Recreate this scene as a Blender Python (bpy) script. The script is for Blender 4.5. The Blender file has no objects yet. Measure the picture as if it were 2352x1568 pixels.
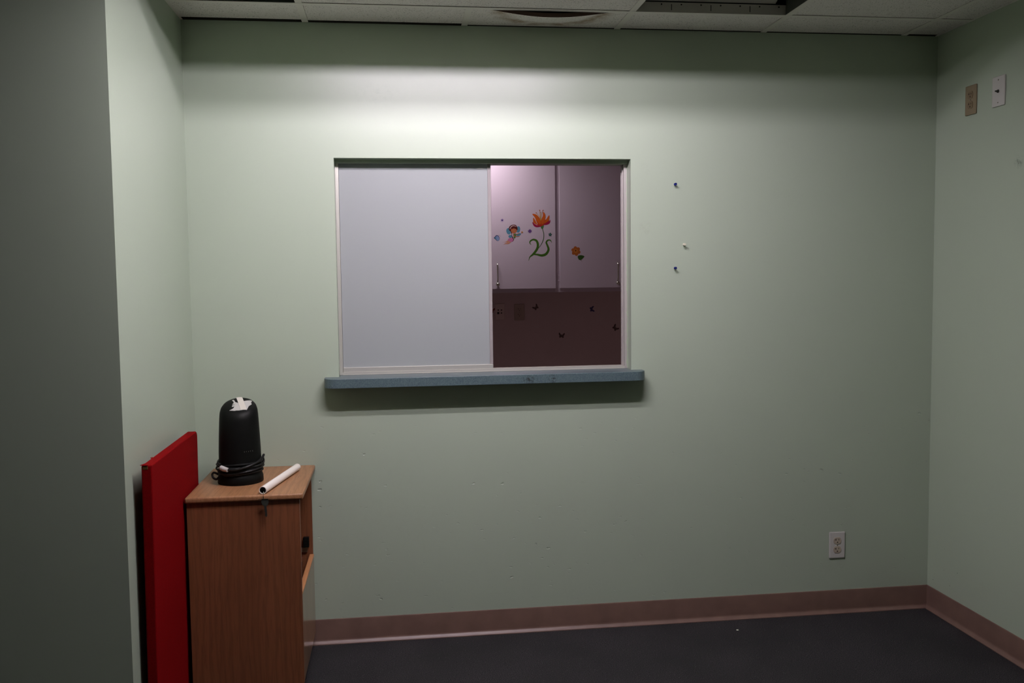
import bpy, bmesh, math, random
from mathutils import Vector, Matrix
random.seed(7)
C = bpy.context.scene.collection
PI = math.pi
H = 2.437          # ceiling height
W = 3.052          # right wall
CY = -0.937        # where the left wall turns away
TX = [0.46 + 0.6096 * i for i in range(-7, 6)]
TY = [-0.2345 - 0.6096 * i for i in range(0, 11)]
FRONT = -5.2
LEFT = -4.4
IX0, IX1, IY0, IY1 = -0.6, 3.4, 0.12, 2.75   # room behind the window

# ------------------------------------------------------------------ materials
# the tubes are slightly pinkish, so pigments are given a little more green and less blue
TINT = [1, 1.10, .90]
def adj(c): return tuple(min(.95, a * t) for a, t in zip(c, TINT))
def mat(name, base=(.5, .5, .5), rough=.5, metal=0, spec=.5, emis=None, es=0):
    m = bpy.data.materials.new(name); m.use_nodes = True
    b = m.node_tree.nodes['Principled BSDF']
    b.inputs['Base Color'].default_value = (*adj(base), 1)
    b.inputs['Roughness'].default_value = rough
    b.inputs['Metallic'].default_value = metal
    b.inputs['Specular IOR Level'].default_value = spec
    if emis:
        b.inputs['Emission Color'].default_value = (*emis, 1)
        b.inputs['Emission Strength'].default_value = es
    return m

class N:
    """small node-graph helper"""
    def __init__(s, m):
        s.m = m; s.t = m.node_tree; s.b = s.t.nodes['Principled BSDF']; s._p = None
    def n(s, kind, **kw):
        x = s.t.nodes.new(kind)
        for k, v in kw.items(): setattr(x, k, v)
        return x
    def l(s, a, b): s.t.links.new(a, b)
    def pos(s):
        if s._p is None:
            s._p = s.n('ShaderNodeTexCoord').outputs['Object']
        return s._p
    def scale(s, v, sc, loc=(0, 0, 0)):
        m = s.n('ShaderNodeMapping'); m.inputs['Scale'].default_value = sc; m.inputs['Location'].default_value = loc
        s.l(v, m.inputs['Vector']); return m.outputs[0]
    def noise(s, v, sc, det=2, rough=.5):
        x = s.n('ShaderNodeTexNoise'); x.inputs['Scale'].default_value = sc
        x.inputs['Detail'].default_value = det; x.inputs['Roughness'].default_value = rough
        s.l(v, x.inputs['Vector']); return x.outputs['Fac']
    def voro(s, v, sc):
        x = s.n('ShaderNodeTexVoronoi'); x.inputs['Scale'].default_value = sc
        s.l(v, x.inputs['Vector']); return x.outputs['Distance']
    def ramp(s, f, stops):
        r = s.n('ShaderNodeMapRange'); r.inputs[1].default_value = stops[0]; r.inputs[2].default_value = stops[1]
        r.inputs[3].default_value = stops[2]; r.inputs[4].default_value = stops[3]
        s.l(f, r.inputs[0]); return r.outputs[0]
    def math(s, op, a, b=None):
        x = s.n('ShaderNodeMath', operation=op)
        for i, v in enumerate((a, b)):
            if v is None: continue
            if isinstance(v, (int, float)): x.inputs[i].default_value = v
            else: s.l(v, x.inputs[i])
        return x.outputs[0]
    def mix(s, f, a, b):
        x = s.n('ShaderNodeMix', data_type='RGBA')
        s.l(f, x.inputs[0])
        for i, v in ((6, a), (7, b)):
            if isinstance(v, tuple): x.inputs[i].default_value = (*adj(v), 1)
            else: s.l(v, x.inputs[i])
        return x.outputs[2]
    def near(s, p, r, sc=(1, 1, 1)):
        """1 near a point of the surface, 0 beyond radius r"""
        d = s.n('ShaderNodeVectorMath', operation='SUBTRACT'); s.l(s.pos(), d.inputs[0]); d.inputs[1].default_value = p
        m = s.n('ShaderNodeVectorMath', operation='MULTIPLY'); s.l(d.outputs[0], m.inputs[0]); m.inputs[1].default_value = sc
        L = s.n('ShaderNodeVectorMath', operation='LENGTH'); s.l(m.outputs[0], L.inputs[0])
        return s.ramp(L.outputs['Value'], (0, r, 1, 0))
    def bump(s, h, st=.3, dist=.001):
        b = s.n('ShaderNodeBump'); b.inputs['Strength'].default_value = st; b.inputs['Distance'].default_value = dist
        s.l(h, b.inputs['Height']); s.l(b.outputs[0], s.b.inputs['Normal'])
    def color(s, c): s.l(c, s.b.inputs['Base Color'])

GREEN = (.41, .488 / 1.10, .370 / .90)
def green_wall(name, stains=(), dents=None):
    m = mat(name, GREEN, .34, 0, .52); g = N(m); p = g.pos()
    col = g.mix(g.ramp(g.noise(p, 1.3, 3), (.35, .7, 0, 1)), GREEN, tuple(c * .965 for c in GREEN))
    # faint scuffs and smudges with their own place and shape
    for (pt, r, sc, c, k) in stains:
        f = g.math('MULTIPLY', g.near(pt, r, sc), g.ramp(g.noise(p, 38, 4, .7), (.46, .66, 0, k)))
        col = g.mix(f, col, c)
    g.color(col)
    h = g.math('MULTIPLY', g.noise(p, 260, 2), .10)           # roller stipple
    h = g.math('ADD', h, g.math('MULTIPLY', g.noise(p, 9, 2), .35))
    if dents:
        z = g.n('ShaderNodeSeparateXYZ'); g.l(p, z.inputs[0])
        lo = g.ramp(z.outputs[2], (.75, 1.0, 1, 0))
        # warped, randomly turned little dents and scrapes where furniture knocked the wall
        wv = g.n('ShaderNodeTexNoise'); wv.inputs['Scale'].default_value = 60; g.l(p, wv.inputs['Vector'])
        mv = g.n('ShaderNodeVectorMath', operation='MULTIPLY_ADD'); g.l(wv.outputs['Color'], mv.inputs[0])
        mv.inputs[1].default_value = (.016, .016, .016); g.l(p, mv.inputs[2])
        tot = None
        for rot, sc, loc, r, (n0, n1), k in ((.7, (1, 1, 3.2), (3, 1, 5), .055, (.50, .53), 1), (-.8, (1, 1, 3.4), (1, 4, 2), .055, (.50, .53), 1),
                                             (-.25, (1, 1, 2.0), (6, 2, 1), .07, (.55, .58), 1.2), (1.3, (1, 1, 2.6), (2, 7, 3), .05, (.50, .53), .9), (.1, (1, 1, 2.8), (8, 7, 3), .05, (.50, .54), .8)):
            mp = g.n('ShaderNodeMapping'); mp.inputs['Rotation'].default_value = (0, rot, 0); mp.inputs['Scale'].default_value = sc; mp.inputs['Location'].default_value = loc
            g.l(mv.outputs[0], mp.inputs['Vector'])
            a = g.ramp(g.voro(mp.outputs[0], 12.5), (r, r * 1.6, 1, 0))
            n = g.ramp(g.noise(g.scale(p, (1, 1, 1), loc), 2.6, 2), (n0, n1, 0, k))
            d = g.math('MULTIPLY', a, n); tot = d if tot is None else g.math('ADD', tot, d)
        h = g.math('SUBTRACT', h, g.math('MULTIPLY', g.math('MULTIPLY', tot, lo), 2.6))
    g.bump(h, .55, .0009)
    return m

M = {}
M['wall_back'] = green_wall('green_paint_back', stains=[
    ((.73, 0, 2.17), .13, (1, 1, 2.2), (.30, .34, .30), .30),
    ((1.00, 0, 2.16), .10, (1, 1, 2.2), (.34, .38, .34), .18),
    ((1.796, 0, 1.646), .035, (1, 1, 1), (.28, .27, .24), .45),
    ((1.796, 0, 1.89), .04, (1.5, 1, 1), (.30, .30, .27), .22),
    ((.75, 0, .50), .35, (1, 1, 1), (.36, .37, .33), .18),
    ((1.46, 0, .48), .25, (1, 1, 1.5), (.36, .37, .33), .2)], dents=True)
M['wall'] = green_wall('green_paint')
DOTS = [[-0.051, 0.164], [-0.048, 0.148], [-0.042, 0.135], [-0.11, 0.185], [-0.119, 0.201], [-0.212, 0.218], [-0.161, 0.148], [-0.119, 0.291], [-0.114, 0.254]]
M['wall_right'] = green_wall('green_paint_right', stains=[
    ((W, -.524, 1.856), .03, (1, 1, 1), (.06, .07, .06), 1.0),
    ] + [((W, y, z), .0022, (1, 1, 1), (.05, .05, .045), 9) for y, z in DOTS])
M['wall_left'] = green_wall('green_paint_left')

def simple(name, *a, **k): M[name] = mat(name, *a, **k); return M[name]
simple('vinyl', (.15, .082, .076), .42)
g = N(M['vinyl']); g.color(g.mix(g.ramp(g.noise(g.pos(), 14, 4), (.3, .75, 0, 1)), (.165, .09, .083), (.125, .068, .064)))
simple('alu', (.62, .56, .60), .38, .55)
simple('alu_stile', (.30, .25, .29), .55, 0, .25)
simple('chrome', (.75, .72, .74), .18, 1)
simple('dark_metal', (.05, .05, .05), .45, .6)
simple('black', (.003, .003, .0032), .5, 0, .10)
simple('black_rubber', (.004, .004, .0045), .5, 0, .25)
simple('white_plate', (.54, .49, .54), .38)
simple('jack_white', (.43, .34, .31), .4)
simple('beige_plate', (.25, .185, .135), .4)
simple('beige_face', (.21, .145, .10), .4)
simple('slot', (.012, .008, .008), .6)
simple('screw', (.25, .22, .2), .4, .6)
simple('blue_plastic', (.010, .014, .13), .18)
simple('white_plastic', (.62, .55, .50), .3)
simple('steel_pin', (.6, .6, .6), .3, 1)
simple('tube', (.82, .72, .76), .33)
simple('tube_in', (.10, .085, .08), .6)
simple('tape', (.60, .53, .54), .6)
simple('tape2', (.46, .42, .46), .55)
simple('grey_mark', (.10, .10, .10), .5)
simple('core', (.10, .045, .02), .9, 0, .05)
simple('pale_rail', (.26, .17, .14), .5)
simple('tee', (.78, .68, .76), .5)
simple('tile_edge', (.085, .045, .038), .95)
simple('housing', (.58, .50, .55), .45)
simple('housing_dark', (.05, .05, .048), .6)
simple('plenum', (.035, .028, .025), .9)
TINT[:] = [1, 1, 1]
simple('inner_wall', (.60, .50, .465), .6)
simple('inner_plate', (.68, .575, .50), .5)
simple('inner_outlet', (.44, .37, .29), .5)
simple('inner_ceiling', (.6, .55, .57), .8)
simple('inner_floor', (.34, .27, .26), .8)
simple('door_white', (.66, .60, .64), .42)
g = N(M['door_white']); g.bump(g.noise(g.pos(), 160, 2), .12, .0006)
simple('carcass', (.50, .40, .44), .5)
TINT[:] = [1, 1.10, .90]
simple('reflector', (.62, .62, .60), .5)
simple('paper', (.75, .74, .7), .8)

# carpet: dark blue grey loop pile with pale flecks
m = simple('carpet', (.03, .032, .045), .95, 0, .15); g = N(m); p = g.pos()
a = g.mix(g.ramp(g.noise(p, 330, 3, .7), (.42, .62, 0, 1)), (.004, .004, .006), (.060, .050, .064))
a = g.mix(g.ramp(g.noise(p, 3, 3), (.35, .7, 0, .6)), a, (.015, .0135, .017))
a = g.mix(g.ramp(g.voro(p, 75), (.05, .10, .75, 0)), a, (.15, .14, .17))
g.color(a); g.bump(g.noise(p, 240, 3, .7), .9, .005)

# acoustic tile
def tile_mat(name, stain=False):
    m = simple(name, (.80, .69, .80), .9, 0, .2); g = N(m); p = g.pos()
    big = g.ramp(g.noise(p, 40, 2), (.42, .6, .35, 1))
    f = g.math('MULTIPLY', g.ramp(g.voro(g.scale(p, (1, 1.6, 1)), 120), (.18, .30, 1, 0)), big)
    f2 = g.ramp(g.noise(p, 210, 3, .7), (.60, .68, 0, .55))
    c = g.mix(f, (.80, .69, .80), (.20, .17, .16)); c = g.mix(f2, c, (.38, .34, .34))
    if stain:
        r = g.n('ShaderNodeVectorMath', operation='SUBTRACT'); g.l(p, r.inputs[0]); r.inputs[1].default_value = (1.385, -.235, H)
        s = g.n('ShaderNodeVectorMath', operation='MULTIPLY'); g.l(r.outputs[0], s.inputs[0]); s.inputs[1].default_value = (1, 1.1, 0)
        L = g.n('ShaderNodeVectorMath', operation='LENGTH'); g.l(s.outputs[0], L.inputs[0])
        d = g.math('ADD', L.outputs['Value'], g.math('MULTIPLY', g.noise(p, 16, 4, .7), .09))
        ring = g.math('MULTIPLY', g.ramp(d, (.19, .235, 0, 1)), g.ramp(d, (.245, .30, 1, 0)))
        ring = g.math('MULTIPLY', ring, g.ramp(g.noise(p, 22, 3), (.35, .6, .15, .8)))
        c = g.mix(ring, c, (.30, .18, .11))
    g.color(c); g.bump(g.math('SUBTRACT', g.noise(p, 120, 3), f), .5, .002)
tile_mat('tile'); tile_mat('tile_stained', True)

# oak: grain along an axis
def oak(name, axis, c0, c1, c2, rough=.42, coat=0.0):
    m = simple(name, c0, rough); g = N(m); p = g.pos()
    st = {'z': (1, 1, .055), 'y': (1, .06, 1), 'x': (.06, 1, 1)}[axis]
    v = g.scale(p, st)
    n1 = g.noise(v, 15, 4, .6)
    w = g.n('ShaderNodeTexWave', wave_type='BANDS', bands_direction='X' if axis != 'x' else 'Y')
    g.l(g.scale(p, {'z': (1, .8, .16), 'y': (1, .16, .8), 'x': (.16, 1, .8)}[axis], (.3, .1, .2)), w.inputs['Vector'])
    w.inputs['Scale'].default_value = 13; w.inputs['Distortion'].default_value = 9
    w.inputs['Detail'].default_value = 3; w.inputs['Detail Scale'].default_value = 1.1
    c = g.mix(g.ramp(n1, (.32, .68, 0, 1)), c0, c1)
    c = g.mix(g.ramp(w.outputs['Fac'], (.6, 1, 0, .42)), c, c2)
    fine = g.ramp(g.noise(g.scale(p, tuple(s if s < 1 else 1 for s in st)), 190, 3, .6), (.5, .66, 0, .6))
    c = g.mix(fine, c, c2)
    g.color(c); g.bump(fine, .15, .0004)
    if coat:
        g.b.inputs['Coat Weight'].default_value = coat; g.b.inputs['Coat Roughness'].default_value = .14
    return m
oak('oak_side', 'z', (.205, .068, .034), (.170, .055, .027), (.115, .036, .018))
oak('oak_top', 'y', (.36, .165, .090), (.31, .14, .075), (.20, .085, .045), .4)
oak('oak_door', 'z', (.34, .17, .09), (.30, .14, .07), (.2, .09, .045), .3, .8)
oak('oak_edge', 'y', (.52, .22, .11), (.46, .19, .09), (.34, .13, .06))

# red cloth
m = simple('red_cloth', (.2, .003, .004), .9, 0, .04); g = N(m); p = g.pos()
g.color(g.mix(g.ramp(g.noise(p, 420, 2), (.35, .65, 0, 1)), (.17, .0015, .003), (.13, .001, .002)))
g.b.inputs['Sheen Weight'].default_value = .0; g.b.inputs['Sheen Tint'].default_value = (1, .2, .2, 1)
g.bump(g.noise(p, 500, 2), .5, .0008)

# speckled blue laminate with a few dark scuffs
m = simple('laminate', (.07, .09, .14), .35); g = N(m); p = g.pos()
c = g.mix(g.ramp(g.noise(p, 420, 2, .6), (.40, .60, 0, 1)), (.052, .076, .108), (.105, .138, .172))
for px, r, sx in ((1.302, .022, 1), (1.392, .024, 1.3), (1.275, .010, 1)):
    f = g.math('MULTIPLY', g.near((px, -.08, 1.05), r, (sx, .6, 1)), g.ramp(g.noise(p, 95, 3, .7), (.47, .56, 0, 1.6)))
    c = g.mix(f, c, (.018, .02, .025))
g.color(c)

# translucent frosted pane
m = bpy.data.materials.new('frosted'); m.use_nodes = True; M['frosted'] = m
t = m.node_tree; b = t.nodes['Principled BSDF']; b.inputs['Base Color'].default_value = (.435, .475, .45, 1)
b.inputs['Roughness'].default_value = .42; b.inputs['Specular IOR Level'].default_value = .35
tr = t.nodes.new('ShaderNodeBsdfTranslucent'); tr.inputs['Color'].default_value = (.74, .75, .82, 1)
mx = t.nodes.new('ShaderNodeMixShader'); mx.inputs[0].default_value = .30
t.links.new(b.outputs[0], mx.inputs[1]); t.links.new(tr.outputs[0], mx.inputs[2])
t.links.new(mx.outputs[0], t.nodes['Material Output'].inputs['Surface'])

# window jamb: green paint smeared over the aluminium
m = simple('alu_painted', (.62, .56, .60), .38, .45); g = N(m); p = g.pos()
z = g.n('ShaderNodeSeparateXYZ'); g.l(p, z.inputs[0])
e = g.math('ADD', z.outputs[0], g.math('MULTIPLY', g.noise(g.scale(p, (1, 1, 1)), 42, 3, .7), .016))
g.color(g.mix(g.ramp(e, (.5955, .5965, 0, 1)), (.52, .45, .51), (.50, .55, .48)))

# lamps
simple('lamp_tube', (1, 1, 1), .4, emis=(1, .866, 1.03), es=203)
simple('lamp_panel', (1, 1, 1), .4, emis=(1, .84, .95), es=15)

STK = {}
TINT[:] = [1, 1, 1]
def stk(n, c): STK[n] = mat('decal_' + n, c, .45); return STK[n]
for n, c in dict(orange=(.62, .12, .008), redorange=(.50, .045, .008), magenta=(.36, .006, .06), green=(.055, .17, .012),
                 dgreen=(.03, .11, .01), midgreen=(.07, .22, .05), stamen=(.52, .34, .05), brown=(.085, .008, .006), skin=(.55, .19, .07),
                 sky=(.10, .30, .40), skirt=(.60, .20, .38), cream=(.75, .6, .52), purple=(.10, .03, .20),
                 violet=(.22, .12, .40), navy=(.02, .02, .10), paleblue=(.24, .36, .56), leafgrey=(.05, .13, .09), star=(.60, .26, .05),
                 flower=(.50, .14, .02), flower2=(.62, .22, .03), legs=(.62, .30, .18), dark=(.02, .012, .012), bug=(.09, .06, .045), bugblue=(.04, .035, .12), bugred=(.20, .04, .015)).items(): stk(n, c)

# ------------------------------------------------------------------ mesh helpers
def setp(o, **k):
    for a, v in k.items():
        if v is not None: o[a] = v
    return o
def link(name, bm, m, parent=None, smooth=False, shift=None):
    if shift is not None: bmesh.ops.translate(bm, verts=bm.verts, vec=-Vector(shift))
    bmesh.ops.recalc_face_normals(bm, faces=bm.faces)
    me = bpy.data.meshes.new(name); bm.to_mesh(me); bm.free()
    for x in (m if isinstance(m, (list, tuple)) else [m]): me.materials.append(M[x] if isinstance(x, str) else x)
    if smooth:
        for f in me.polygons: f.use_smooth = True
        try: me.set_sharp_from_angle(angle=math.radians(38))
        except Exception: pass
    o = bpy.data.objects.new(name, me); C.objects.link(o)
    if parent is not None: o.parent = parent
    return o
def thing(name, label, cat, loc=(0, 0, 0), rz=0, group=None):
    o = bpy.data.objects.new(name, None); C.objects.link(o); o.empty_display_size = .05
    o.location = loc; o.rotation_euler = (0, 0, rz)
    return setp(o, label=label, category=cat, group=group)
def tag(o, label, cat, group=None): return setp(o, label=label, category=cat, group=group)
def struct(o): o['kind'] = 'structure'; return o

def B(): return bmesh.new()
def box(bm, x0, x1, y0, y1, z0, z1, bev=0, mi=0, seg=2):
    vs = [bm.verts.new((x, y, z)) for x in (x0, x1) for y in (y0, y1) for z in (z0, z1)]
    fs = [bm.faces.new([vs[i] for i in q]) for q in ((0, 1, 3, 2), (4, 6, 7, 5), (0, 4, 5, 1), (2, 3, 7, 6), (0, 2, 6, 4), (1, 5, 7, 3))]
    for f in fs: f.material_index = mi
    if bev:
        es = list({e for f in fs for e in f.edges})
        bmesh.ops.recalc_face_normals(bm, faces=fs)
        r = bmesh.ops.bevel(bm, geom=es, offset=bev, segments=seg, affect='EDGES', profile=.6)
        for f in r['faces']: f.material_index = mi
    return bm
def bx(*a, **k): return box(B(), *a, **k)
def lathe(bm, prof, seg=40, center=(0, 0, 0), axis='z', sx=1, sy=1):
    rings = []
    c = Vector(center)
    def put(r, a, h):
        u, v = r * math.cos(a) * sx, r * math.sin(a) * sy
        q = {'z': (u, v, h), 'y': (u, h, v), 'x': (h, u, v)}[axis]
        return bm.verts.new(c + Vector(q))
    for r, h in prof:
        rings.append([put(0, 0, h)] if r < 1e-7 else [put(r, 2 * PI * k / seg, h) for k in range(seg)])
    for a, b in zip(rings, rings[1:]):
        for k in range(seg):
            k2 = (k + 1) % seg
            if len(a) == 1 and len(b) == 1: continue
            if len(a) == 1: bm.faces.new((a[0], b[k], b[k2]))
            elif len(b) == 1: bm.faces.new((a[k], b[0], a[k2]))
            else: bm.faces.new((a[k], b[k], b[k2], a[k2]))
    return bm
def tube(bm, pts, r, seg=10, caps=True):
    pts = [Vector(p) for p in pts]; n = len(pts); rings = []
    rr = r if isinstance(r, (list, tuple)) else [r] * n
    up = Vector((0, 0, 1)); prev = None
    for i, p in enumerate(pts):
        t = (pts[min(i + 1, n - 1)] - pts[max(i - 1, 0)]).normalized()
        if prev is None:
            s = t.cross(up if abs(t.z) < .9 else Vector((1, 0, 0))).normalized()
        else: s = (prev - t * prev.dot(t)).normalized()
        prev = s; q = t.cross(s)
        rings.append([bm.verts.new(p + (s * math.cos(2 * PI * k / seg) + q * math.sin(2 * PI * k / seg)) * rr[i]) for k in range(seg)])
    for a, b in zip(rings, rings[1:]):
        for k in range(seg): bm.faces.new((a[k], a[(k + 1) % seg], b[(k + 1) % seg], b[k]))
    if caps: bm.faces.new(rings[0][::-1]); bm.faces.new(rings[-1])
    return bm
def smoothpath(pts, sub=6, closed=False):
    P = [Vector(p) for p in pts]; n = len(P); out = []
    rng = range(n if closed else n - 1)
    for i in rng:
        if closed: a, b, c, d = P[i - 1], P[i], P[(i + 1) % n], P[(i + 2) % n]
        else: a, b, c, d = P[max(i - 1, 0)], P[i], P[i + 1], P[min(i + 2, n - 1)]
        for k in range(sub):
            t = k / sub
            out.append(.5 * ((2 * b) + (c - a) * t + (2 * a - 5 * b + 4 * c - d) * t * t + (3 * b - a - 3 * c + d) * t ** 3))
    if not closed: out.append(P[-1])
    return out
def prism(bm, pts2, f, d, mi=0):
    """pts2 polygon, f(u,v,w) -> xyz, extruded from w=0 to w=d"""
    a = [bm.verts.new(f(p[0], p[1], 0)) for p in pts2]; b = [bm.verts.new(f(p[0], p[1], d)) for p in pts2]
    n = len(a); fs = [bm.faces.new(a), bm.faces.new(b[::-1])]
    for i in range(n): fs.append(bm.faces.new((a[i], b[i], b[(i + 1) % n], a[(i + 1) % n])))
    for x in fs: x.material_index = mi
    return bm

# ------------------------------------------------------------------ the room shell
T = .12
WX0, WX1, WZ0, WZ1 = .554, 1.734, 1.072, 1.925      # opening of the sliding window
TOP = H + .32
bm = B()
box(bm, -.02, WX0, 0, T, 0, H); box(bm, WX1, W + .1, 0, T, 0, H)
box(bm, WX0, WX1, 0, T, WZ1, H); box(bm, WX0, WX1, 0, T, 0, WZ0 - .038)
box(bm, -.02, W + .1, 0, T, H, TOP)
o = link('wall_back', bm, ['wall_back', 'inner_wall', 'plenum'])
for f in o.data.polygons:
    if f.center.z > H: f.material_index = 2  # wall above the ceiling coloured dark, painting in the shadow line along its top
    if f.normal.y > .5 and f.center.y > .1: f.material_index = 1
struct(o)
struct(link('wall_left', bx(-.12, 0, CY + .12, 0, 0, TOP), 'wall_left'))
struct(link('wall_left_return', bx(LEFT, 0, CY, CY + .12, 0, TOP), 'wall_left'))
struct(link('wall_right', bx(W, W + .12, FRONT, 0, 0, TOP), 'wall_right'))
struct(link('wall_front', bx(LEFT - .12, W + .12, FRONT - .12, FRONT, 0, TOP), 'wall'))
struct(link('wall_far_left', bx(LEFT - .12, LEFT, FRONT, CY + .12, 0, TOP), 'wall'))
struct(link('floor', bx(LEFT - .1, W + .1, FRONT - .1, T, -.05, 0), 'carpet'))
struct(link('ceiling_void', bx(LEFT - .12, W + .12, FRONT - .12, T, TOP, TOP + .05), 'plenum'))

# cove base, vinyl with a flared toe
def cove(name, x0, y0, x1, y1, nx, ny):
    """from p0 to p1 along the wall, (nx, ny) points into the room"""
    prof = [(0, 0), (.018, 0), (.0178, .0030), (.0068, .0112), (.0050, .0150), (.0042, .020), (.0042, .094), (.0026, .0988), (0, .0995)]
    bm = B(); rings = []
    for (x, y) in ((x0, y0), (x1, y1)): rings.append([bm.verts.new((x + nx * d, y + ny * d, z)) for d, z in prof])
    for k in range(len(prof) - 1): bm.faces.new((rings[0][k], rings[0][k + 1], rings[1][k + 1], rings[1][k]))
    bm.faces.new(rings[0]); bm.faces.new(rings[1][::-1])
    struct(link(name, bm, 'vinyl', smooth=True))
cove('baseboard_back', 0, 0, W, 0, 0, -1)
cove('baseboard_right', W, 0, W, FRONT, -1, 0)
cove('baseboard_left', 0, CY, 0, 0, 1, 0)
cove('baseboard_left_return', LEFT, CY, -.0, CY, 0, -1)

# ceiling: tees and lay-in tiles
def hole(x0, x1, y0, y1):
    cx, cy = (x0 + x1) / 2, (y0 + y1) / 2
    if TY[1] < cy < TY[0] and cx < TX[7] and cx > 0: return True                 # missing tile by the left wall
    if TY[1] < cy < TY[0] and TX[9] < cx < TX[10]: return True                    # unlit fixture
    if TY[2] < cy < TY[1] and TX[7] < cx < TX[9]: return True                    # lit fixture
    return False
bm = B(); tw = .012
ty_all = [0] + TY
xs = [LEFT] + [x for x in TX if LEFT < x < W] + [W]
for x in TX:
    if x <= LEFT or x >= W: continue
    segs = [(CY if x < 0 else -.001, FRONT)]
    if abs(x - TX[8]) < 1e-6: segs = [(-.001, TY[0]), (TY[2], FRONT)]
    for a, b in segs:
        box(bm, x - tw, x + tw, b, a, H, H + .0015)
        box(bm, x - .001, x + .001, b, a, H + .0015, H + .035)
for y in TY:
    x0 = 0 if y > CY else LEFT
    box(bm, x0, W, y - tw, y + tw, H - .0003, H + .0012)
    box(bm, x0, W, y - .001, y + .001, H + .0012, H + .035)
# wall angle on the right and the left
box(bm, W - .012, W, FRONT, 0, H + .0002, H + .002); box(bm, 0, .008, CY, 0, H + .0002, H + .002)
struct(link('ceiling_grid', bm, 'tee'))
bm = B()
for i in range(len(xs) - 1):
    j = 0
    rows = list(zip(ty_all, ty_all[1:])) + [(ty_all[-1], FRONT)]
    for (y1, y0) in rows:
        x0, x1 = xs[i], xs[i + 1]
        if x1 <= .001 and y1 > CY + .1: continue
        if x0 < 0 and x1 > 0 and y1 > CY + .1: x0 = 0
        if hole(x0, x1, y0, y1): continue
        if y1 == 0 and abs(x0 - TX[8]) < 1e-6: continue        # the sagging tile is its own object
        if TY[1] <= y0 and y1 < -.1 and abs(x0 - TX[7]) < 1e-6: x1 = xs[i + 2]
        elif TY[1] <= y0 and y1 < -.1 and abs(x0 - TX[8]) < 1e-6: continue
        top = y1 - .002
        if y1 == 0: top = {0: -.020, 1: -.008, 2: -.006, 3: -.006, 4: -.014, 5: -.010}.get(i - 7 - 1, -.008)
        if y1 == 0 and x0 < .001: top = -.026
        box(bm, x0 + .003, x1 - .003, max(y0, FRONT) + .002, top, H + .0028, H + .018)
struct(link('ceiling', bm, 'tile'))
# sagging stained tile
x0, x1, y0, y1 = TX[8] + .004, TX[9] - .004, TY[0] + .014, -.005
bm = B(); nx, ny = 24, 8
def zt(u, v):
    s = max(0.0, 1 - ((u - .50) / .40) ** 2)
    return H + .0028 - .0245 * (s ** 1.3) * (1 - v) ** 1.1 
gr = [[(bm.verts.new((x0 + (x1 - x0) * i / nx, y0 + (y1 - y0) * j / ny, zt(i / nx, j / ny))),
        bm.verts.new((x0 + (x1 - x0) * i / nx, y0 + (y1 - y0) * j / ny, zt(i / nx, j / ny) + .015))) for j in range(ny + 1)] for i in range(nx + 1)]
for i in range(nx):
    for j in range(ny):
        for k in (0, 1): bm.faces.new((gr[i][j][k], gr[i + 1][j][k], gr[i + 1][j + 1][k], gr[i][j + 1][k]))
    for j in (0, ny): f = bm.faces.new((gr[i][j][0], gr[i + 1][j][0], gr[i + 1][j][1], gr[i][j][1])); f.material_index = 1
for j in range(ny):
    for i in (0, nx): f = bm.faces.new((gr[i][j][0], gr[i][j + 1][0], gr[i][j + 1][1], gr[i][j][1])); f.material_index = 1
o = link('ceiling_tile', bm, ['tile_stained', 'tile_edge'], smooth=True)
tag(o, 'water-stained speckled ceiling tile sagging open at its edge above the sliding window', 'ceiling tile')

# ------------------------------------------------------------------ ceiling fixtures
def troffer(label, x0, x1, y1, y0, lit, hm='housing'):
    g_ = .012
    t = thing('ceiling_light', label, 'light', ((x0 + x1) / 2, (y0 + y1) / 2, H), group=None)
    L = t.location.copy()
    a, b, c, d = x0 + g_, x1 - g_, y0 + g_, y1 - g_
    hh = .037 if not lit else .16
    bm = B()
    box(bm, a, b, d, d + .002, H + .002, H + hh)
    if not lit:
        link('end_plate', bm, hm, t, shift=L); bm = B(); hh = .13
    box(bm, a, b, c - .002, c, H + .002, H + hh)
    box(bm, a - .002, a, c, d, H + .002, H + hh); box(bm, b, b + .002, c, d, H + .002, H + hh)
    link('housing', bm, 'housing_dark' if not lit else 'reflector', t, shift=L)
    if lit:
        link('reflector', bx(a, b, c, d, H + hh, H + hh + .003), 'reflector', t, shift=L)
    else:
        bm = B()   # pan above, bent down towards the sides
        prism(bm, [(d + .001, H + .0415), (d - .10, H + .085), (c + .10, H + .085), (c, H + .045), (c, H + .047), (c + .10, H + .088), (d - .10, H + .088), (d + .001, H + .0435)], lambda u, v, w: (a + .004 + w, u, v), b - a - .045)
        box(bm, a - .002, b + .002, c - .002, d + .002, H + .125, H + .128, mi=1)
        link('pan', bm, [hm, 'housing_dark'], t, shift=L)
        w = b - a
        for k in range(8):
            bm = lathe(B(), [(0, d - .0012), (.0028, d - .0012), (.0028, d)], 12, (a + .022 + (w - .05) * k / 7.0, 0, H + .029), 'y')
            link('hole', bm, 'slot', t, shift=L)
        for k in range(3):
            xx = a + .022 + (w - .05) * (1.5 + 2 * k) / 7.0
            link('slit', bx(xx - .0012, xx + .0012, d - .0012, d, H + .008, H + .030), 'slot', t, shift=L)
    return t
LY = (-1.09, -1.30)
lamp = troffer('lit twin tube fixture recessed in the ceiling in front of the window', TX[7], TX[9], TY[1], TY[2], True)
for yy in LY:
    bm = lathe(B(), [(0, TX[7] + .045), (.0125, TX[7] + .045), (.0125, TX[9] - .045), (0, TX[9] - .045)], 16, (0, yy, H + .092), 'x')
    link('fluorescent_tube', bm, 'lamp_tube', lamp, True, lamp.location.copy())
troffer('unlit recessed ceiling light, its open housing showing a row of small holes', TX[9], TX[10], TY[0], TY[1], False)
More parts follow.
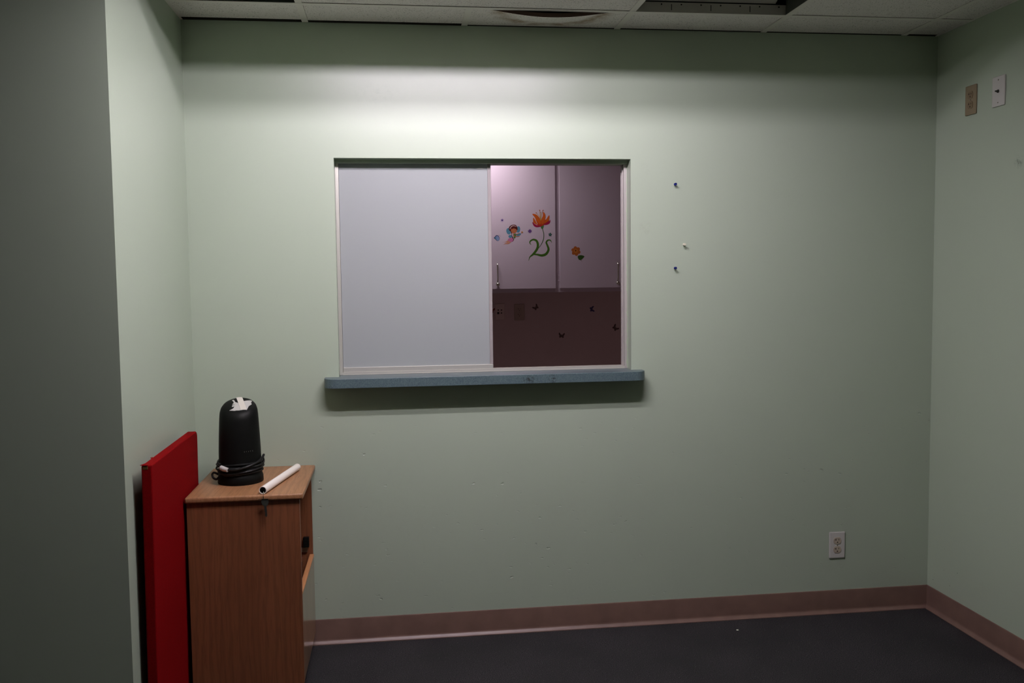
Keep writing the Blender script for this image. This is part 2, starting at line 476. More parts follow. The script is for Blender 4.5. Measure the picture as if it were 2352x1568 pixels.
troffer('dark unlit ceiling housing in the corner by the left wall', .0, TX[7], TY[0], TY[1], False, 'housing_dark')

# ------------------------------------------------------------------ sliding window
win = struct(bpy.data.objects.new('window_1', None)); C.objects.link(win); win.location = ((WX0 + WX1) / 2, .09, WZ0)
S = win.location.copy()
J = .013
bm = B()
box(bm, WX0, WX0 + J, .060, .115, WZ0, WZ1 - .0135, .001)
o = link('window_frame', bm, 'alu', win, shift=S)
bm = B(); box(bm, WX1 - J, WX1, .060, .115, WZ0, WZ1 - .0135, .001); box(bm, WX1 - J - .004, WX1 - J, .078, .082, WZ0, WZ1 - .0135)
box(bm, WX1 - J - .004, WX1 - J, .098, .102, WZ0, WZ1 - .0135)
link('window_frame', bm, 'alu_painted', win)
bpy.data.objects['window_frame.001'].data.transform(Matrix.Translation(-S))
link('head_track', bx(WX0, WX1, .045, .115, WZ1 - .0135, WZ1, .001), 'wall', win, shift=S)
bm = B(); box(bm, WX0 + J, WX1 - J, .055, .115, WZ0, WZ0 + .003)
for y in (.058, .080, .102): box(bm, WX0 + J, WX1 - J, y, y + .003, WZ0 + .003, WZ0 + .011)
link('bottom_track', bm, 'alu', win, shift=S)
PX0, PX1 = WX0 + J + .001, 1.172
pane = link('sliding_pane', bx(PX0, PX1 - .012, .068, .073, WZ0 + .024, WZ1 - .013), 'frosted', win, shift=S)
link('bottom_rail', bx(PX0, PX1, .0615, .0775, WZ0 + .0055, WZ0 + .030, .0012), 'alu', pane, shift=S)
link('side_stile', bx(PX1 - .013, PX1, .064, .077, WZ0 + .030, WZ1 - .013, .001), 'alu_stile', pane, shift=S)
bm = tube(B(), smoothpath([(1.115, .0672, 1.8915), (1.128, .0672, 1.8935), (1.142, .0672, 1.8915)], 4), .0013, 6)
link('sticky_residue', bm, 'white_plate', pane, shift=S)
pane2 = link('sliding_pane', bx(PX0, 1.14, .090, .095, WZ0 + .024, WZ1 - .013), 'frosted', win, shift=S)
link('bottom_rail', bx(PX0, 1.15, .086, .100, WZ0 + .0055, WZ0 + .030, .0012), 'alu', pane2, shift=S)

# laminate ledge
ly0, lx0, lx1, r = -.082, .500, 1.778, .045
pts = [(lx1, -.0005)]
for k in range(9): a = -k * PI / 16; pts.append((lx1 - r + r * math.cos(a), ly0 + r + r * math.sin(a)))
for k in range(9): a = -PI / 2 - k * PI / 16; pts.append((lx0 + r + r * math.cos(a), ly0 + r + r * math.sin(a)))
pts += [(lx0, -.0005), (WX0 + .0005, -.0005), (WX0 + .0005, .118), (WX1 - .0005, .118), (WX1 - .0005, -.0005)]
bm = prism(B(), pts, lambda u, v, w: (u, v, WZ0 - .0375 + w), .0370)
o = link('counter_ledge', bm, 'laminate')
bv = o.modifiers.new('b', 'BEVEL'); bv.width = .0015; bv.segments = 2; bv.limit_method = 'ANGLE'
tag(o, 'speckled blue-grey laminate ledge with rounded ends under the sliding window', 'ledge')

# ------------------------------------------------------------------ room behind the window
struct(link('wall_inner_back', bx(IX0, IX1, IY1, IY1 + .1, 0, TOP), 'inner_wall'))
struct(link('wall_inner_left', bx(IX0 - .1, IX0, IY0, IY1 + .1, 0, TOP), 'inner_wall'))
struct(link('wall_inner_right', bx(IX1, IX1 + .1, IY0, IY1 + .1, 0, TOP), 'inner_wall'))
bm = B(); box(bm, IX0, 0 - .12, IY0 - .1, IY0, 0, TOP); box(bm, W + .12, IX1, IY0 - .1, IY0, 0, TOP)
struct(link('wall_inner_front', bm, 'inner_wall'))
struct(link('floor_inner', bx(IX0 - .1, IX1 + .1, IY0 + .001, IY1 + .1, -.05, 0), 'inner_floor'))
struct(link('ceiling_inner', bx(IX0 - .1, IX1 + .1, IY0 + .001, IY1 + .1, H, H + .05), 'inner_ceiling'))

cab = thing('wall_cabinet', 'white wall cabinet with painted doors seen through the open window', 'cabinet', (1.64, 2.75, 1.352))
S = cab.location.copy()
DY = 2.45
CX0, CX1, CZ0, CZ1 = .935, 2.345, 1.352, 2.36
bm = B()
box(bm, CX0, CX1, DY + .022, 2.749, CZ0 + .02, CZ1)                    # box body
link('body', bm, 'carcass', cab, shift=S)
bm = B()
box(bm, CX0, CX1, DY + .0195, DY + .0225, CZ0, CZ0 + .035)
for xx in (CX0 + .01, 1.412, 1.870, CX1 - .01): box(bm, xx - .019, xx + .019, DY + .017, DY + .0222, CZ0, CZ1)
for zz in (1.43, 1.465):
    lathe(bm, [(0, DY + .012), (.006, DY + .013), (.006, DY + .017)], 12, (1.878, 0, zz), 'y')
link('face_frame', bm, 'door_white', cab, shift=S)
for (x0, x1, hx) in ((.962, 1.398, 1.36), (1.426, 1.856, 1.459), (1.884, 2.316, 2.278)):
    d = link('door', bx(x0, x1, DY, DY + .0165, 1.378, 2.33, .002), 'door_white', cab, shift=S)
    bm = tube(B(), smoothpath([(hx, DY, 1.543), (hx, DY - .014, 1.548), (hx, DY - .026, 1.535), (hx, DY - .028, 1.50), (hx + .001, DY - .027, 1.45), (hx, DY - .020, 1.428), (hx, DY - .006, 1.420), (hx, DY, 1.419)], 5), .0045, 10)
    link('handle', bm, 'chrome', d, True, S)
    bm = lathe(B(), [(0, DY - .030), (.007, DY - .029), (.012, DY - .024), (.0135, DY - .018), (.012, DY - .010), (.006, DY - .006), (.005, DY)], 20, (hx + .002, 0, 1.410), 'y')
    link('knob', bm, 'chrome', d, True, S)

# stickers on the doors: coordinates (u, v) run right and down in steps of a quarter millimetre
def decal(name, label, cat, shapes, origin, k, y, group=None):
    """shapes: (colour, points, curved); origin = world x, z of (0,0); k = metres per unit"""
    bm = B(); cols = []
    for n, (c, pts, curved) in enumerate(shapes):
        if c not in cols: cols.append(c)
        if curved: pts = [(p.x, p.y) for p in smoothpath([(a, b, 0) for a, b in pts], 5, True)]
        th = .00012 + .00005 * n
        prism(bm, pts, lambda u, v, w: (origin[0] + u * k, y - w, origin[1] - v * k), th, cols.index(c))
    us = [v.co.x for v in bm.verts]; zs = [v.co.z for v in bm.verts]
    L = Vector(((min(us) + max(us)) / 2, y, (min(zs) + max(zs)) / 2))
    o = link(name, bm, [STK[c] for c in cols], shift=L); o.location = L
    return tag(o, label, cat, group or ('stickers on the white cabinet doors' if cat == 'sticker' else 'butterfly decals under the wall cabinet'))
def stroke(pts, ws, sub=6):
    P = smoothpath([(a, b, 0) for a, b in pts], sub); n = len(P)
    Wd = []
    for i in range(n):
        t = i / (n - 1) * (len(ws) - 1); a = int(min(t, len(ws) - 2)); Wd.append(ws[a] + (ws[a + 1] - ws[a]) * (t - a))
    Lp, Rp = [], []
    for i, p in enumerate(P):
        d = (P[min(i + 1, n - 1)] - P[max(i - 1, 0)]).normalized(); nn = Vector((-d.y, d.x, 0)) * Wd[i] / 2
        Lp.append(p + nn); Rp.append(p - nn)
    return [(q.x, q.y) for q in Lp + Rp[::-1]]
def ell(cx, cy, rx, ry, a=0, n=20):
    ca, sa = math.cos(a), math.sin(a)
    return [(cx + rx * math.cos(t) * ca - ry * math.sin(t) * sa, cy + rx * math.cos(t) * sa + ry * math.sin(t) * ca) for t in [2 * PI * i / n for i in range(n)]]
K1 = .528 / 2016; O1 = (1.3985, 1.9375); YD = DY - .0001
lily = [
    ('green', stroke([(1045, 1425), (1075, 1330), (1175, 1245), (1265, 1120), (1285, 1010), (1250, 915), (1170, 885), (1095, 920), (1080, 970), (1115, 1020)], [6, 26, 60, 62, 62, 54, 44, 34, 24, 4]), False),
    ('green', stroke([(1170, 1262), (1260, 1265), (1390, 1290), (1500, 1250), (1560, 1140), (1530, 1030), (1505, 960), (1545, 905), (1610, 905), (1648, 970)], [30, 44, 62, 66, 56, 46, 44, 38, 26, 4]), False),
    ('dgreen', stroke([(1270, 1140), (1370, 1010), (1430, 880), (1440, 740), (1410, 610)], [12, 14, 17, 17, 17]), False),
    ('midgreen', [(1365, 530), (1440, 515), (1440, 570), (1415, 618), (1385, 612), (1365, 570)], True),
    ('magenta', [(1150, 440), (1200, 480), (1270, 520), (1340, 500), (1430, 490), (1530, 440), (1590, 415), (1612, 380), (1612, 440), (1580, 490), (1510, 515), (1440, 520), (1360, 560), (1260, 572), (1195, 545), (1160, 490)], True),
    ('redorange', [(1165, 440), (1290, 520), (1390, 540), (1440, 510), (1590, 400), (1470, 380), (1370, 380), (1270, 380)], True),
    ('orange', [(1180, 325), (1225, 390), (1275, 500), (1230, 490), (1180, 450), (1168, 390)], True),
    ('cream', stroke([(1185, 320), (1235, 400), (1280, 495)], [6, 14, 10]), False),
    ('orange', [(1150, 238), (1230, 240), (1300, 290), (1350, 360), (1370, 480), (1310, 480), (1250, 400), (1210, 320)], True),
    ('orange', [(1430, 180), (1480, 240), (1492, 320), (1470, 410), (1430, 490), (1380, 480), (1385, 370), (1420, 280)], True),
    ('orange', [(1582, 268), (1592, 340), (1570, 400), (1500, 450), (1450, 470), (1500, 380)], True),
    ('stamen', stroke([(1365, 400), (1345, 320), (1255, 210)], [16, 12, 5]), False),
    ('stamen', stroke([(1368, 400), (1350, 280), (1340, 145)], [14, 10, 5]), False),
    ('stamen', stroke([(1372, 400), (1380, 280), (1425, 148)], [14, 9, 5]), False),
    ('stamen', stroke([(1372, 390), (1368, 290), (1366, 195)], [12, 8, 5]), False),
    ('flower', ell(1252, 208, 17, 10, .3), False), ('flower', ell(1340, 143, 15, 11, .3), False), ('flower', ell(1428, 145, 17, 11, -.4), False), ('flower', ell(1368, 195, 11, 9), False)]
decal('flower_sticker', 'orange lily sticker with curling green leaves on the white cabinet door', 'sticker', lily, O1, K1, YD)
fairy = [
    ('sky', ell(535, 670, 58, 82, -.25), False), ('sky', ell(785, 625, 50, 82, .1), False), ('sky', ell(578, 800, 48, 38), False), ('sky', ell(790, 755, 62, 32, -.25), False),
    ('brown', [(540, 600), (570, 540), (650, 502), (730, 520), (765, 590), (755, 640), (640, 690), (620, 760), (660, 850), (668, 890), (635, 935), (635, 890), (622, 830), (605, 740), (590, 680), (555, 650)], True),
    ('legs', [(370, 940), (450, 935), (530, 895), (600, 910), (590, 950), (530, 990), (440, 992), (395, 1015), (440, 975), (500, 950), (440, 945)], True),
    ('skirt', [(545, 850), (590, 835), (640, 850), (650, 900), (610, 940), (560, 930), (510, 890)], True),
    ('midgreen', [(670, 740), (730, 735), (720, 800), (690, 855), (660, 830)], True),
    ('skin', ell(672, 650, 78, 66, .15), False), ('skin', ell(664, 702, 44, 26), False),
    ('brown', [(575, 650), (580, 590), (640, 550), (720, 555), (752, 610), (745, 640), (715, 600), (700, 625), (675, 585), (640, 625), (620, 590), (595, 650)], False),
    ('cream', stroke([(568, 615), (600, 560), (660, 530), (735, 550)], [14, 16, 18, 8]), False),
    ('skin', stroke([(650, 740), (672, 790), (740, 800), (815, 798)], [20, 20, 14, 10]), False),
    ('skin', stroke([(705, 745), (770, 740), (815, 715)], [16, 13, 9]), False),
    ('brown', ell(640, 668, 5, 8), False), ('brown', ell(712, 655, 5, 8), False), ('redorange', ell(680, 700, 12, 5, .1), False),
    ('paleblue', stroke([(818, 735), (880, 700)], [5, 5]), False),
    ('star', [(880 + (30 if i % 2 == 0 else 15) * math.sin(i * PI / 5 + .3), 695 - (30 if i % 2 == 0 else 15) * math.cos(i * PI / 5 + .3)) for i in range(10)], False)]
decal('fairy_sticker', 'small flying fairy sticker with blue wings and pink skirt on the cabinet door', 'sticker', fairy, O1, K1, YD)
def petals(cx, cy, n, R, w, c, rot=0, cc=None, cr=0):
    s = [(c, ell(cx + R * .55 * math.cos(rot + 2 * PI * i / n), cy + R * .55 * math.sin(rot + 2 * PI * i / n), R * .48, w, rot + 2 * PI * i / n, 14), False) for i in range(n)]
    if cc: s.append((cc, ell(cx, cy, cr, cr), False))
    return s
decal('star_flower_sticker', 'purple eight-petalled star sticker between the fairy and the lily', 'sticker', petals(1083, 672, 8, 56, 10, 'purple', .39, 'violet', 14), O1, K1, YD)
decal('star_flower_sticker', 'tiny pale blue star sticker above the fairy', 'sticker', petals(375, 390, 6, 44, 8, 'violet', .5, 'navy', 16), O1, K1, YD)
decal('star_flower_sticker', 'small grey-green five-petalled sticker right of the lily stem', 'sticker', petals(1608, 762, 5, 48, 17, 'leafgrey', -.2, 'sky', 11), O1, K1, YD)
bf = [('navy', ell(245, 840, 56, 76, -.35), False), ('navy', ell(195, 838, 38, 30, .5), False), ('paleblue', ell(250, 845, 44, 66, -.35), False),
      ('sky', ell(198, 838, 24, 19, .5), False), ('navy', stroke([(262, 790), (290, 765), (325, 800)], [4, 4, 4]), False)]
decal('butterfly_sticker', 'small pale blue butterfly sticker left of the fairy', 'sticker', bf, O1, K1, YD)
K2 = .539 / 2016; O2 = (1.807, 1.734)
fl = [('flower', ell(700 + 72 * math.cos(a), 400 + 72 * math.sin(a), 50, 46, a, 16), False) for a in [.35 + 2 * PI * i / 6 for i in range(6)]]
fl += [('flower2', ell(700, 398, 52, 52), False), ('brown', ell(694, 390, 17, 20), False),
       ('dgreen', [(745, 545), (770, 512), (840, 505), (915, 532), (880, 580), (820, 625), (770, 610)], True), ('dgreen', stroke([(815, 615), (850, 660)], [10, 4]), False)]
decal('flower_sticker', 'round orange flower sticker with one green leaf on the right cabinet door', 'sticker', fl, O2, K2, YD)

# plates and butterfly decals on the wall under the cabinet
def plate_box(bm, w, h, t=.006, bev=.0042):
    return box(bm, -w / 2, w / 2, -t, 0, -h / 2, h / 2, bev)
def receptacle_bm(cz, mi=0):
    bm = B(); pts = []
    R, hf = .0172, .0143
    for i in range(48):
        a = 2 * PI * i / 48; pts.append((R * math.cos(a), max(-hf, min(hf, R * math.sin(a)))))
    prism(bm, pts, lambda u, v, w: (u, -.0060 - w, cz + v), .0016)
    return bm
def slots_bm(cz):
    bm = B(); y0, y1 = -.0081, -.0074
    box(bm, -.0075, -.0055, y0, y1, cz + .001, cz + .0085); box(bm, -.0115, -.0075, y0, y1, cz + .0035, cz + .0057)
    box(bm, .0048, .0064, y0, y1, cz + .0015, cz + .008)
    lathe(bm, [(0, y0), (.0027, y0), (.0027, y1)], 14, (0, 0, cz - .0065), 'y')
    return bm
def duplex(loc, rz, label, plate='white_plate', face='jack_white', h=.115, w=.071):
    t = thing('wall_outlet', label, 'outlet', loc, rz)
    link('cover_plate', plate_box(B(), w, h), plate, t)
    for cz in (.0195, -.0195):
        r_ = link('receptacle', receptacle_bm(cz), face, t)
        link('slots', slots_bm(cz), 'slot', r_)
    link('screw', lathe(B(), [(0, -.0078), (.0026, -.0076), (.003, -.006)], 14, (0, 0, 0), 'y'), 'screw', t)
    return t
duplex((2.633, 0, .2965), 0, 'white duplex outlet low on the back wall above the baseboard')
duplex((W, -.238, 2.130), -PI / 2, 'old beige duplex outlet high on the right wall', 'beige_plate', 'beige_face')
duplex((1.645, IY1, 1.210), 0, 'dim brown duplex outlet under the cabinet, right of the jack plate', 'inner_outlet', 'inner_outlet')
t = thing('cable_outlet', 'white wall plate with a coaxial jack high on the right wall', 'wall plate', (W, -.406, 2.131), -PI / 2)
link('cover_plate', plate_box(B(), .074, .112), 'white_plate', t)
bm = lathe(B(), [(0, -.018), (.0028, -.018), (.0030, -.009), (.0058, -.009), (.0065, -.006)], 18, (0, 0, .0), 'y', 1, 1)
link('jack', bm, 'dark_metal', t, True)
for z in (.042, -.042): link('screw', lathe(B(), [(0, -.0073), (.0022, -.0072), (.0028, -.006)], 12, (0, 0, z), 'y'), 'screw', t)
t = thing('jack_outlet', 'pale wall plate with four square jacks under the cabinet', 'wall plate', (1.508, IY1, 1.216))
link('cover_plate', plate_box(B(), .070, .114), 'inner_plate', t)
for px, pz, s in ((-.013, .012, .0045), (.010, .012, .0045), (-.013, -.009, .0075), (.010, -.009, .0045)):
    link('jack', bx(px - s, px + s, -.0075, -.006, pz - s, pz + s), 'slot', t)
def bug(cx, cz, s, rot, col, label):
    wings = [(1, 0), (9, -13), (18, -23), (25, -21), (23, -8), (17, 0), (19, 9), (14, 17), (6, 14), (1, 5)]
    def tr(p): c_, s_ = math.cos(rot), math.sin(rot); return (p[0] * c_ - p[1] * s_, p[0] * s_ + p[1] * c_)
    sh = [(col, [tr(p) for p in wings], True), (col, [tr((-x, y)) for x, y in wings], True), (col, [tr(p) for p in ell(0, 0, 3, 14)], False)]
    decal('butterfly_decal', label, 'decal', sh, (cx, cz), s / 50, IY1 - .0001)
bug(1.764, 1.241, .042, -.7, 'bug', 'dark butterfly decal nearest the outlet on the wall under the cabinet')
bug(1.946, 1.038, .044, .1, 'bug', 'dark butterfly decal lowest on the wall beneath the cabinet')
bug(2.165, 1.223, .040, 1.4, 'bugblue', 'dark blue butterfly decal below the right cabinet door')
bug(2.335, 1.086, .046, .9, 'bug', 'dark butterfly decal at the right edge of the window opening')
bug(1.447, 1.226, .046, .3, 'bugred', 'reddish butterfly decal half hidden by the window pane, left of jack plate')

t = thing('ceiling_light', 'flush ceiling light panel in the back room near the wall cabinet', 'light', (1.27, 2.12, H))
S = t.location.copy()
link('frame', (lambda b: (box(b, 1.03, 1.51, 1.93, 1.95, H - .012, H), box(b, 1.03, 1.51, 2.29, 2.31, H - .012, H), box(b, 1.03, 1.05, 1.95, 2.29, H - .012, H), box(b, 1.49, 1.51, 1.95, 2.29, H - .012, H), b)[-1])(B()), 'tee', t, shift=S)
link('diffuser', bx(1.05, 1.49, 1.95, 2.29, H - .010, H - .004), 'lamp_panel', t, shift=S)

# ------------------------------------------------------------------ oak cabinet
cab = thing('oak_cabinet', 'small oak veneer cabinet on casters against the wall under the left of window', 'cabinet', (.25, -.25, 0))
S = cab.location.copy(); CT = .727
link('top', bx(.062, .453, -.497, -.004, .706, CT, .007, seg=3), 'oak_top', cab, True, S)
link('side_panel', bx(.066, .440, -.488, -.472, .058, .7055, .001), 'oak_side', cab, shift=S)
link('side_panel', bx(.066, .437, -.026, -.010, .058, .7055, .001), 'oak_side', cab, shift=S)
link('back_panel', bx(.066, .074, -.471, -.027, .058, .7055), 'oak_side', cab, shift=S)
link('bottom_panel', bx(.075, .424, -.471, -.027, .060, .076), 'oak_side', cab, shift=S)
link('shelf', bx(.075, .40, -.471, -.027, .352, .366), 'oak_side', cab, shift=S)
dr = link('door', bx(.424, .440, -.470, -.028, .062, .366, .001), 'oak_door', cab, shift=S)
link('edge_strip', bx(.4235, .4415, -.470, -.028, .366, .377, .004), 'oak_edge', dr, shift=S)
link('catch', bx(.402, .424, -.046, -.026, .408, .447, .002), 'black', cab, shift=S)
link('drawer_rail', bx(.30, .416, -.033, -.026, .386, .404, .001), 'pale_rail', cab, shift=S)
for cx, cy in ((.405, -.45), (.405, -.06), (.10, -.45), (.10, -.06)):
    bm = lathe(B(), [(0, -.009), (.016, -.009), (.020, -.006), (.020, .006), (.016, .009), (0, .009)], 20, (cx, cy, .0205), 'y')
    c = link('caster', bm, 'black_rubber', cab, True, S)
    bm = B(); box(bm, cx - .016, cx + .012, cy - .014, cy - .011, .016, .052); box(bm, cx - .016, cx + .012, cy + .011, cy + .014, .016, .052); box(bm, cx - .02, cx + .02, cy - .02, cy + .02, .050, .058)
    link('bracket', bm, 'dark_metal', c, shift=S)

# ------------------------------------------------------------------ black appliance with wound cord
ax, ay = .2095, -.262
heat = thing('air_purifier', 'tall black plastic appliance with wound cord and taped top on the oak cabinet', 'appliance', (ax, ay, CT))
def zs(x, y, z):
    k = max(0, min(1, (z - .17) / .09)); k = k * k * (3 - 2 * k); return z + y * .40 * k
bm = B()
lathe(bm, [(0, 0), (.079, 0), (.0805, .003), (.0800, .020), (.0770, .030), (.0745, .036), (.0742, .085), (.0735, .12), (.0715, .17), (.0695, .21), (.0680, .238), (.0662, .256), (.0625, .268), (.0560, .2765), (.046, .281), (.03, .283), (.015, .2835), (0, .2835)], 64)
for v in bm.verts: v.co.z = zs(v.co.x, v.co.y, v.co.z)
link('body', bm, 'black', heat, True)
def ztop(x, y):
    r_ = math.hypot(x, y); pr = [(0, .2835), (.015, .2835), (.03, .283), (.046, .281), (.056, .2765), (.0625, .268)]
    z = .268
    for (a, b), (c_, d) in zip(pr, pr[1:]):
        if a <= r_ <= c_: z = b + (d - b) * (r_ - a) / (c_ - a)
    return zs(x, y, z)
def inside(p, poly):
    c = False; j = len(poly) - 1
    for i in range(len(poly)):
        (xi, yi), (xj, yj) = poly[i], poly[j]
        if (yi > p[1]) != (yj > p[1]) and p[0] < (xj - xi) * (p[1] - yi) / (yj - yi) + xi: c = not c
        j = i
    return c
def conform(polys, off, st=.0013):
    bm = B(); n = int(.12 / st); V = {}
    def v(i, j):
        if (i, j) not in V:
            x, y = -.06 + i * st, -.06 + j * st; V[(i, j)] = bm.verts.new((x, y, ztop(x, y) + off))
        return V[(i, j)]
    for i in range(n):
        for j in range(n):
            c_ = (-.06 + (i + .5) * st, -.06 + (j + .5) * st)
            if math.hypot(*c_) < .0585 and any(inside(c_, q) for q in polys): bm.faces.new((v(i, j), v(i + 1, j), v(i + 1, j + 1), v(i, j + 1)))
    r_ = bmesh.ops.extrude_face_region(bm, geom=bm.faces[:]); bmesh.ops.translate(bm, verts=[e for e in r_['geom'] if isinstance(e, bmesh.types.BMVert)], vec=(0, 0, -.0006))
    return bm
torn = [[(-.034, -.040), (-.022, -.030), (-.018, -.008), (-.030, -.004), (-.026, .006), (-.008, .003), (.004, .016), (.020, .022), (.036, .026), (.034, .010), (.038, -.002), (.030, -.014), (.026, -.036), (.004, -.041), (-.018, -.043)],
        [(-.036, .026), (-.030, .030), (-.022, .012), (-.010, .004), (-.012, -.002), (-.026, .006), (-.030, .018)],
        [(-.028, -.020), (-.018, -.018), (-.017, -.008), (-.029, -.010)]]
torn = [[(x + .009, y) for x, y in q] for q in torn]
link('torn_tape', conform(torn, .0011), 'tape2', heat)
link('tape_strip', conform([[(-.018, .056), (.002, .058), (.034, -.036), (.014, -.041)]], .0022), 'tape', heat)
rr = random.Random(3)
pts = []
for i in range(0, 150):
    a = i * 2 * PI / 30 - 2.2; h = .040 + .0085 * i / 30 + .004 * math.sin(a * 1.0 + .6) + .003 * math.sin(i * .37)
    rad = .0785 + .0025 * math.sin(i * .9) * rr.random() + (.0035 if (i // 30) % 2 else 0)
    pts.append((rad * math.cos(a), rad * math.sin(a), h))
cord = link('cord', tube(B(), pts, .0036, 8), 'black_rubber', heat, True)
bm = tube(B(), smoothpath([(-.060, -.054, .062), (-.03, -.080, .060), (.0, -.0865, .060), (.035, -.080, .068), (.062, -.055, .076), (.078, -.020, .084), (.083, .006, .094), (.079, .012, .086), (.080, .02, .07)], 5), .0042, 8)
link('cord_end', bm, 'black_rubber', cord, True)
bm = tube(B(), smoothpath([(-.072, -.036, .036), (-.086, -.032, .042), (-.094, -.030, .036), (-.090, -.034, .024), (-.078, -.042, .020), (-.070, -.050, .026)], 5), .0042, 8)
link('cord_loop', bm, 'black_rubber', cord, True)
bm = tube(B(), [(-.056, -.064, .0655), (-.044, -.0755, .0625), (-.030, -.083, .0600)], [.0085, .0088, .0075], 12)
link('paper_tag', bm, 'white_plate', cord, True)
bm = B()
for k in range(5):
    x = .026 + k * .0065; yy = -math.sqrt(.0742 ** 2 - x * x) - .0002
    box(bm, x, x + .0016, yy, yy + .001, .118 + .001 * (k % 2), .122)
link('mark_row', bm, 'grey_mark', heat)

# ------------------------------------------------------------------ white tube and keys
p0, p1 = Vector((.318, -.4850, CT + .0136)), Vector((.395, -.105, CT + .0136)); R0 = .0132
d = (p1 - p0); Ln = d.length; ang = math.atan2(d.y, d.x)
t = thing('plastic_pipe', 'short cream white plastic pipe lying across the oak cabinet top', 'pipe', tuple(p0), ang)
bm = lathe(B(), [(R0 - .0026, .0006), (R0 - .0006, 0), (R0, .0008), (R0, Ln - .001), (R0 - .0008, Ln), (R0 - .0026, Ln)], 32, (0, 0, 0), 'x')
link('pipe_wall', bm, 'tube', t, True)
bm = lathe(B(), [(R0 - .0025, Ln), (R0 - .0025, .0006)], 32, (0, 0, 0), 'x')
link('bore', bm, 'tube_in', t, True)
kx, ky, kz = .3225, -.5045, CT - .010
t = thing('key_ring', 'wire key ring with a dark key hanging from the near end of white pipe', 'keys', (kx, ky, kz)); S = t.location.copy()
ring = [(kx + .0005 * math.sin(a), -.4945 + .0115 * math.cos(a), CT + .0005 + .0115 * math.sin(a)) for a in [2 * PI * i / 20 for i in range(21)]]
link('ring', tube(B(), ring, .0009, 6, False), 'chrome', t, True, S)
bm = B(); box(bm, kx - .017, kx + .017, ky - .001, ky + .0005, kz - .0025, kz - .001); box(bm, kx - .0012, kx + .0012, ky - .001, ky + .0005, kz - .001, kz + .006)
link('clip', bm, 'chrome', t, shift=S)
kp = [(-.010, 0), (.010, 0), (.0125, -.009), (.010, -.018), (.004, -.024), (.0042, -.056), (.001, -.062), (-.0038, -.056), (-.0032, -.050), (-.001, -.047), (-.0035, -.043), (-.004, -.024), (-.010, -.018), (-.0125, -.009)]
bm = prism(B(), kp, lambda u, v, w: (kx + .004 + u - v * .05, ky + .0006 + w, kz - .003 + v), .0022)
link('key', bm, 'dark_metal', t, shift=S)

# ------------------------------------------------------------------ red board
bd = thing('fabric_panel', 'red cloth-covered board standing on edge between left wall and oak cabinet', 'panel', (.024, -.55, 0))
S = bd.location.copy()
yb0, yb1, zb = -.868, -.238, .915
pp = [(yb0, .001), (yb1, .001)]
for k in range(9): a = k * PI / 16; pp.append((yb1 - .024 + .024 * math.cos(a), zb - .024 + .024 * math.sin(a)))
for k in range(5): a = PI / 2 + k * PI / 8; pp.append((yb0 + .006 + .006 * math.cos(a), zb - .006 + .006 * math.sin(a)))
SL = .0215
bm = prism(B(), pp, lambda u, v, w: (.0185 + w + v * SL * .45, u, v), .0305)
o = link('cloth_cover', bm, 'red_cloth', bd, shift=S)
bv = o.modifiers.new('b', 'BEVEL'); bv.width = .004; bv.segments = 3; bv.limit_method = 'ANGLE'; bv.angle_limit = math.radians(40)
xl = .0185 + zb * SL * .45
bm = bx(xl + .004, xl + .019, yb0 - .0012, yb0 + .010, zb - .0125, zb - .003, .002)
link('exposed_core', bm, 'core', bd, shift=S)
for (a, b, c_) in (((xl - .002, yb0 - .004, zb + .002), (xl + .02, yb0 - .002, zb + .0005), (xl + .004, yb0 + .03, zb + .001)), ((xl + .001, yb0 + .10, zb + .004), (xl + .004, yb0 + .105, zb + .0002), (xl + .001, yb0 + .13, zb + .0002))):
    bm = B(); vs = [bm.verts.new(q) for q in (a, b, c_)]; bm.faces.new(vs)
    vs2 = [bm.verts.new(Vector(q) - Vector((0, 0, .0012))) for q in (a, b, c_)]; bm.faces.new(vs2[::-1])
    for i in range(3): bm.faces.new((vs[i], vs2[i], vs2[(i + 1) % 3], vs[(i + 1) % 3]))
    link('frayed_flap', bm, 'red_cloth', bd, shift=S)

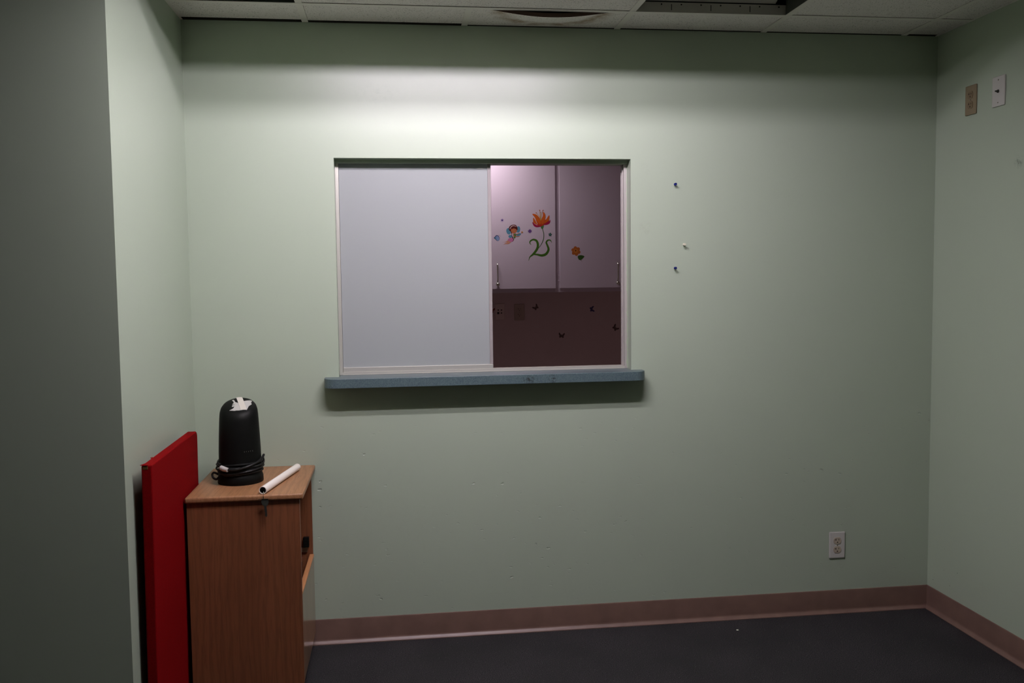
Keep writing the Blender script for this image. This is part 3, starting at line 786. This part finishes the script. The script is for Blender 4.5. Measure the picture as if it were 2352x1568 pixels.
# ------------------------------------------------------------------ push pins, crumb
def pin(x, z, m_, label):
    t = thing('push_pin', label, 'push pin', (x, 0, z), group='push pins in the back wall')
    link('head', lathe(B(), [(0, -.0215), (.0045, -.0215), (.0052, -.0205), (.0050, -.0195), (.0032, -.0180), (.0028, -.0105), (.0042, -.0090), (.0050, -.0080), (.0048, -.0070), (0, -.0068)], 20, (0, 0, 0), 'y'), m_, t, True)
    link('needle', lathe(B(), [(0, -.0075), (.0006, -.0075), (.0006, .002), (0, .003)], 8, (0, 0, 0), 'y'), 'steel_pin', t, True)
pin(1.916, 1.8235, 'blue_plastic', 'blue push pin in the back wall, higher of the two blue ones')
pin(1.954, 1.580, 'white_plastic', 'white push pin in the back wall between the two blue ones')
pin(1.916, 1.4845, 'blue_plastic', 'blue push pin in the back wall, lower of the two blue ones')
bm = bx(2.140, 2.148, -.130, -.124, .0005, .003, .0008)
o = link('paper_scrap', bm, 'paper'); tag(o, 'tiny white scrap lying on the dark carpet', 'scrap')

# ------------------------------------------------------------------ world, camera
w = bpy.data.worlds.new('w'); bpy.context.scene.world = w; w.use_nodes = True
w.node_tree.nodes['Background'].inputs[0].default_value = (.01, .01, .01, 1)
w.node_tree.nodes['Background'].inputs[1].default_value = .0
cd = bpy.data.cameras.new('camera'); cam = bpy.data.objects.new('camera', cd); C.objects.link(cam)
cd.sensor_width = 36; cd.lens = 2107.2 * 36 / 2352; cd.clip_start = .02
r_ = Vector((0.991894973868099, -0.12648764786654726, -0.012051379688299849))
u_ = Vector((0.02070075641536607, 0.06729116135838792, 0.9975186104965016))
f_ = Vector((0.1253628314096124, 0.9896831687667663, -0.0693641547251702))
m4 = Matrix((r_, u_, -f_)).transposed().to_4x4(); m4.translation = (.7795, -3.6542, 1.4535)
cam.matrix_world = m4
sc = bpy.context.scene; sc.camera = cam
sc.view_settings.view_transform = 'Standard'; sc.view_settings.look = 'None'
sc.view_settings.exposure = 0; sc.view_settings.gamma = 1
sc.cycles.max_bounces = 8; sc.cycles.diffuse_bounces = 5
sc.cycles.sample_clamp_indirect = 4
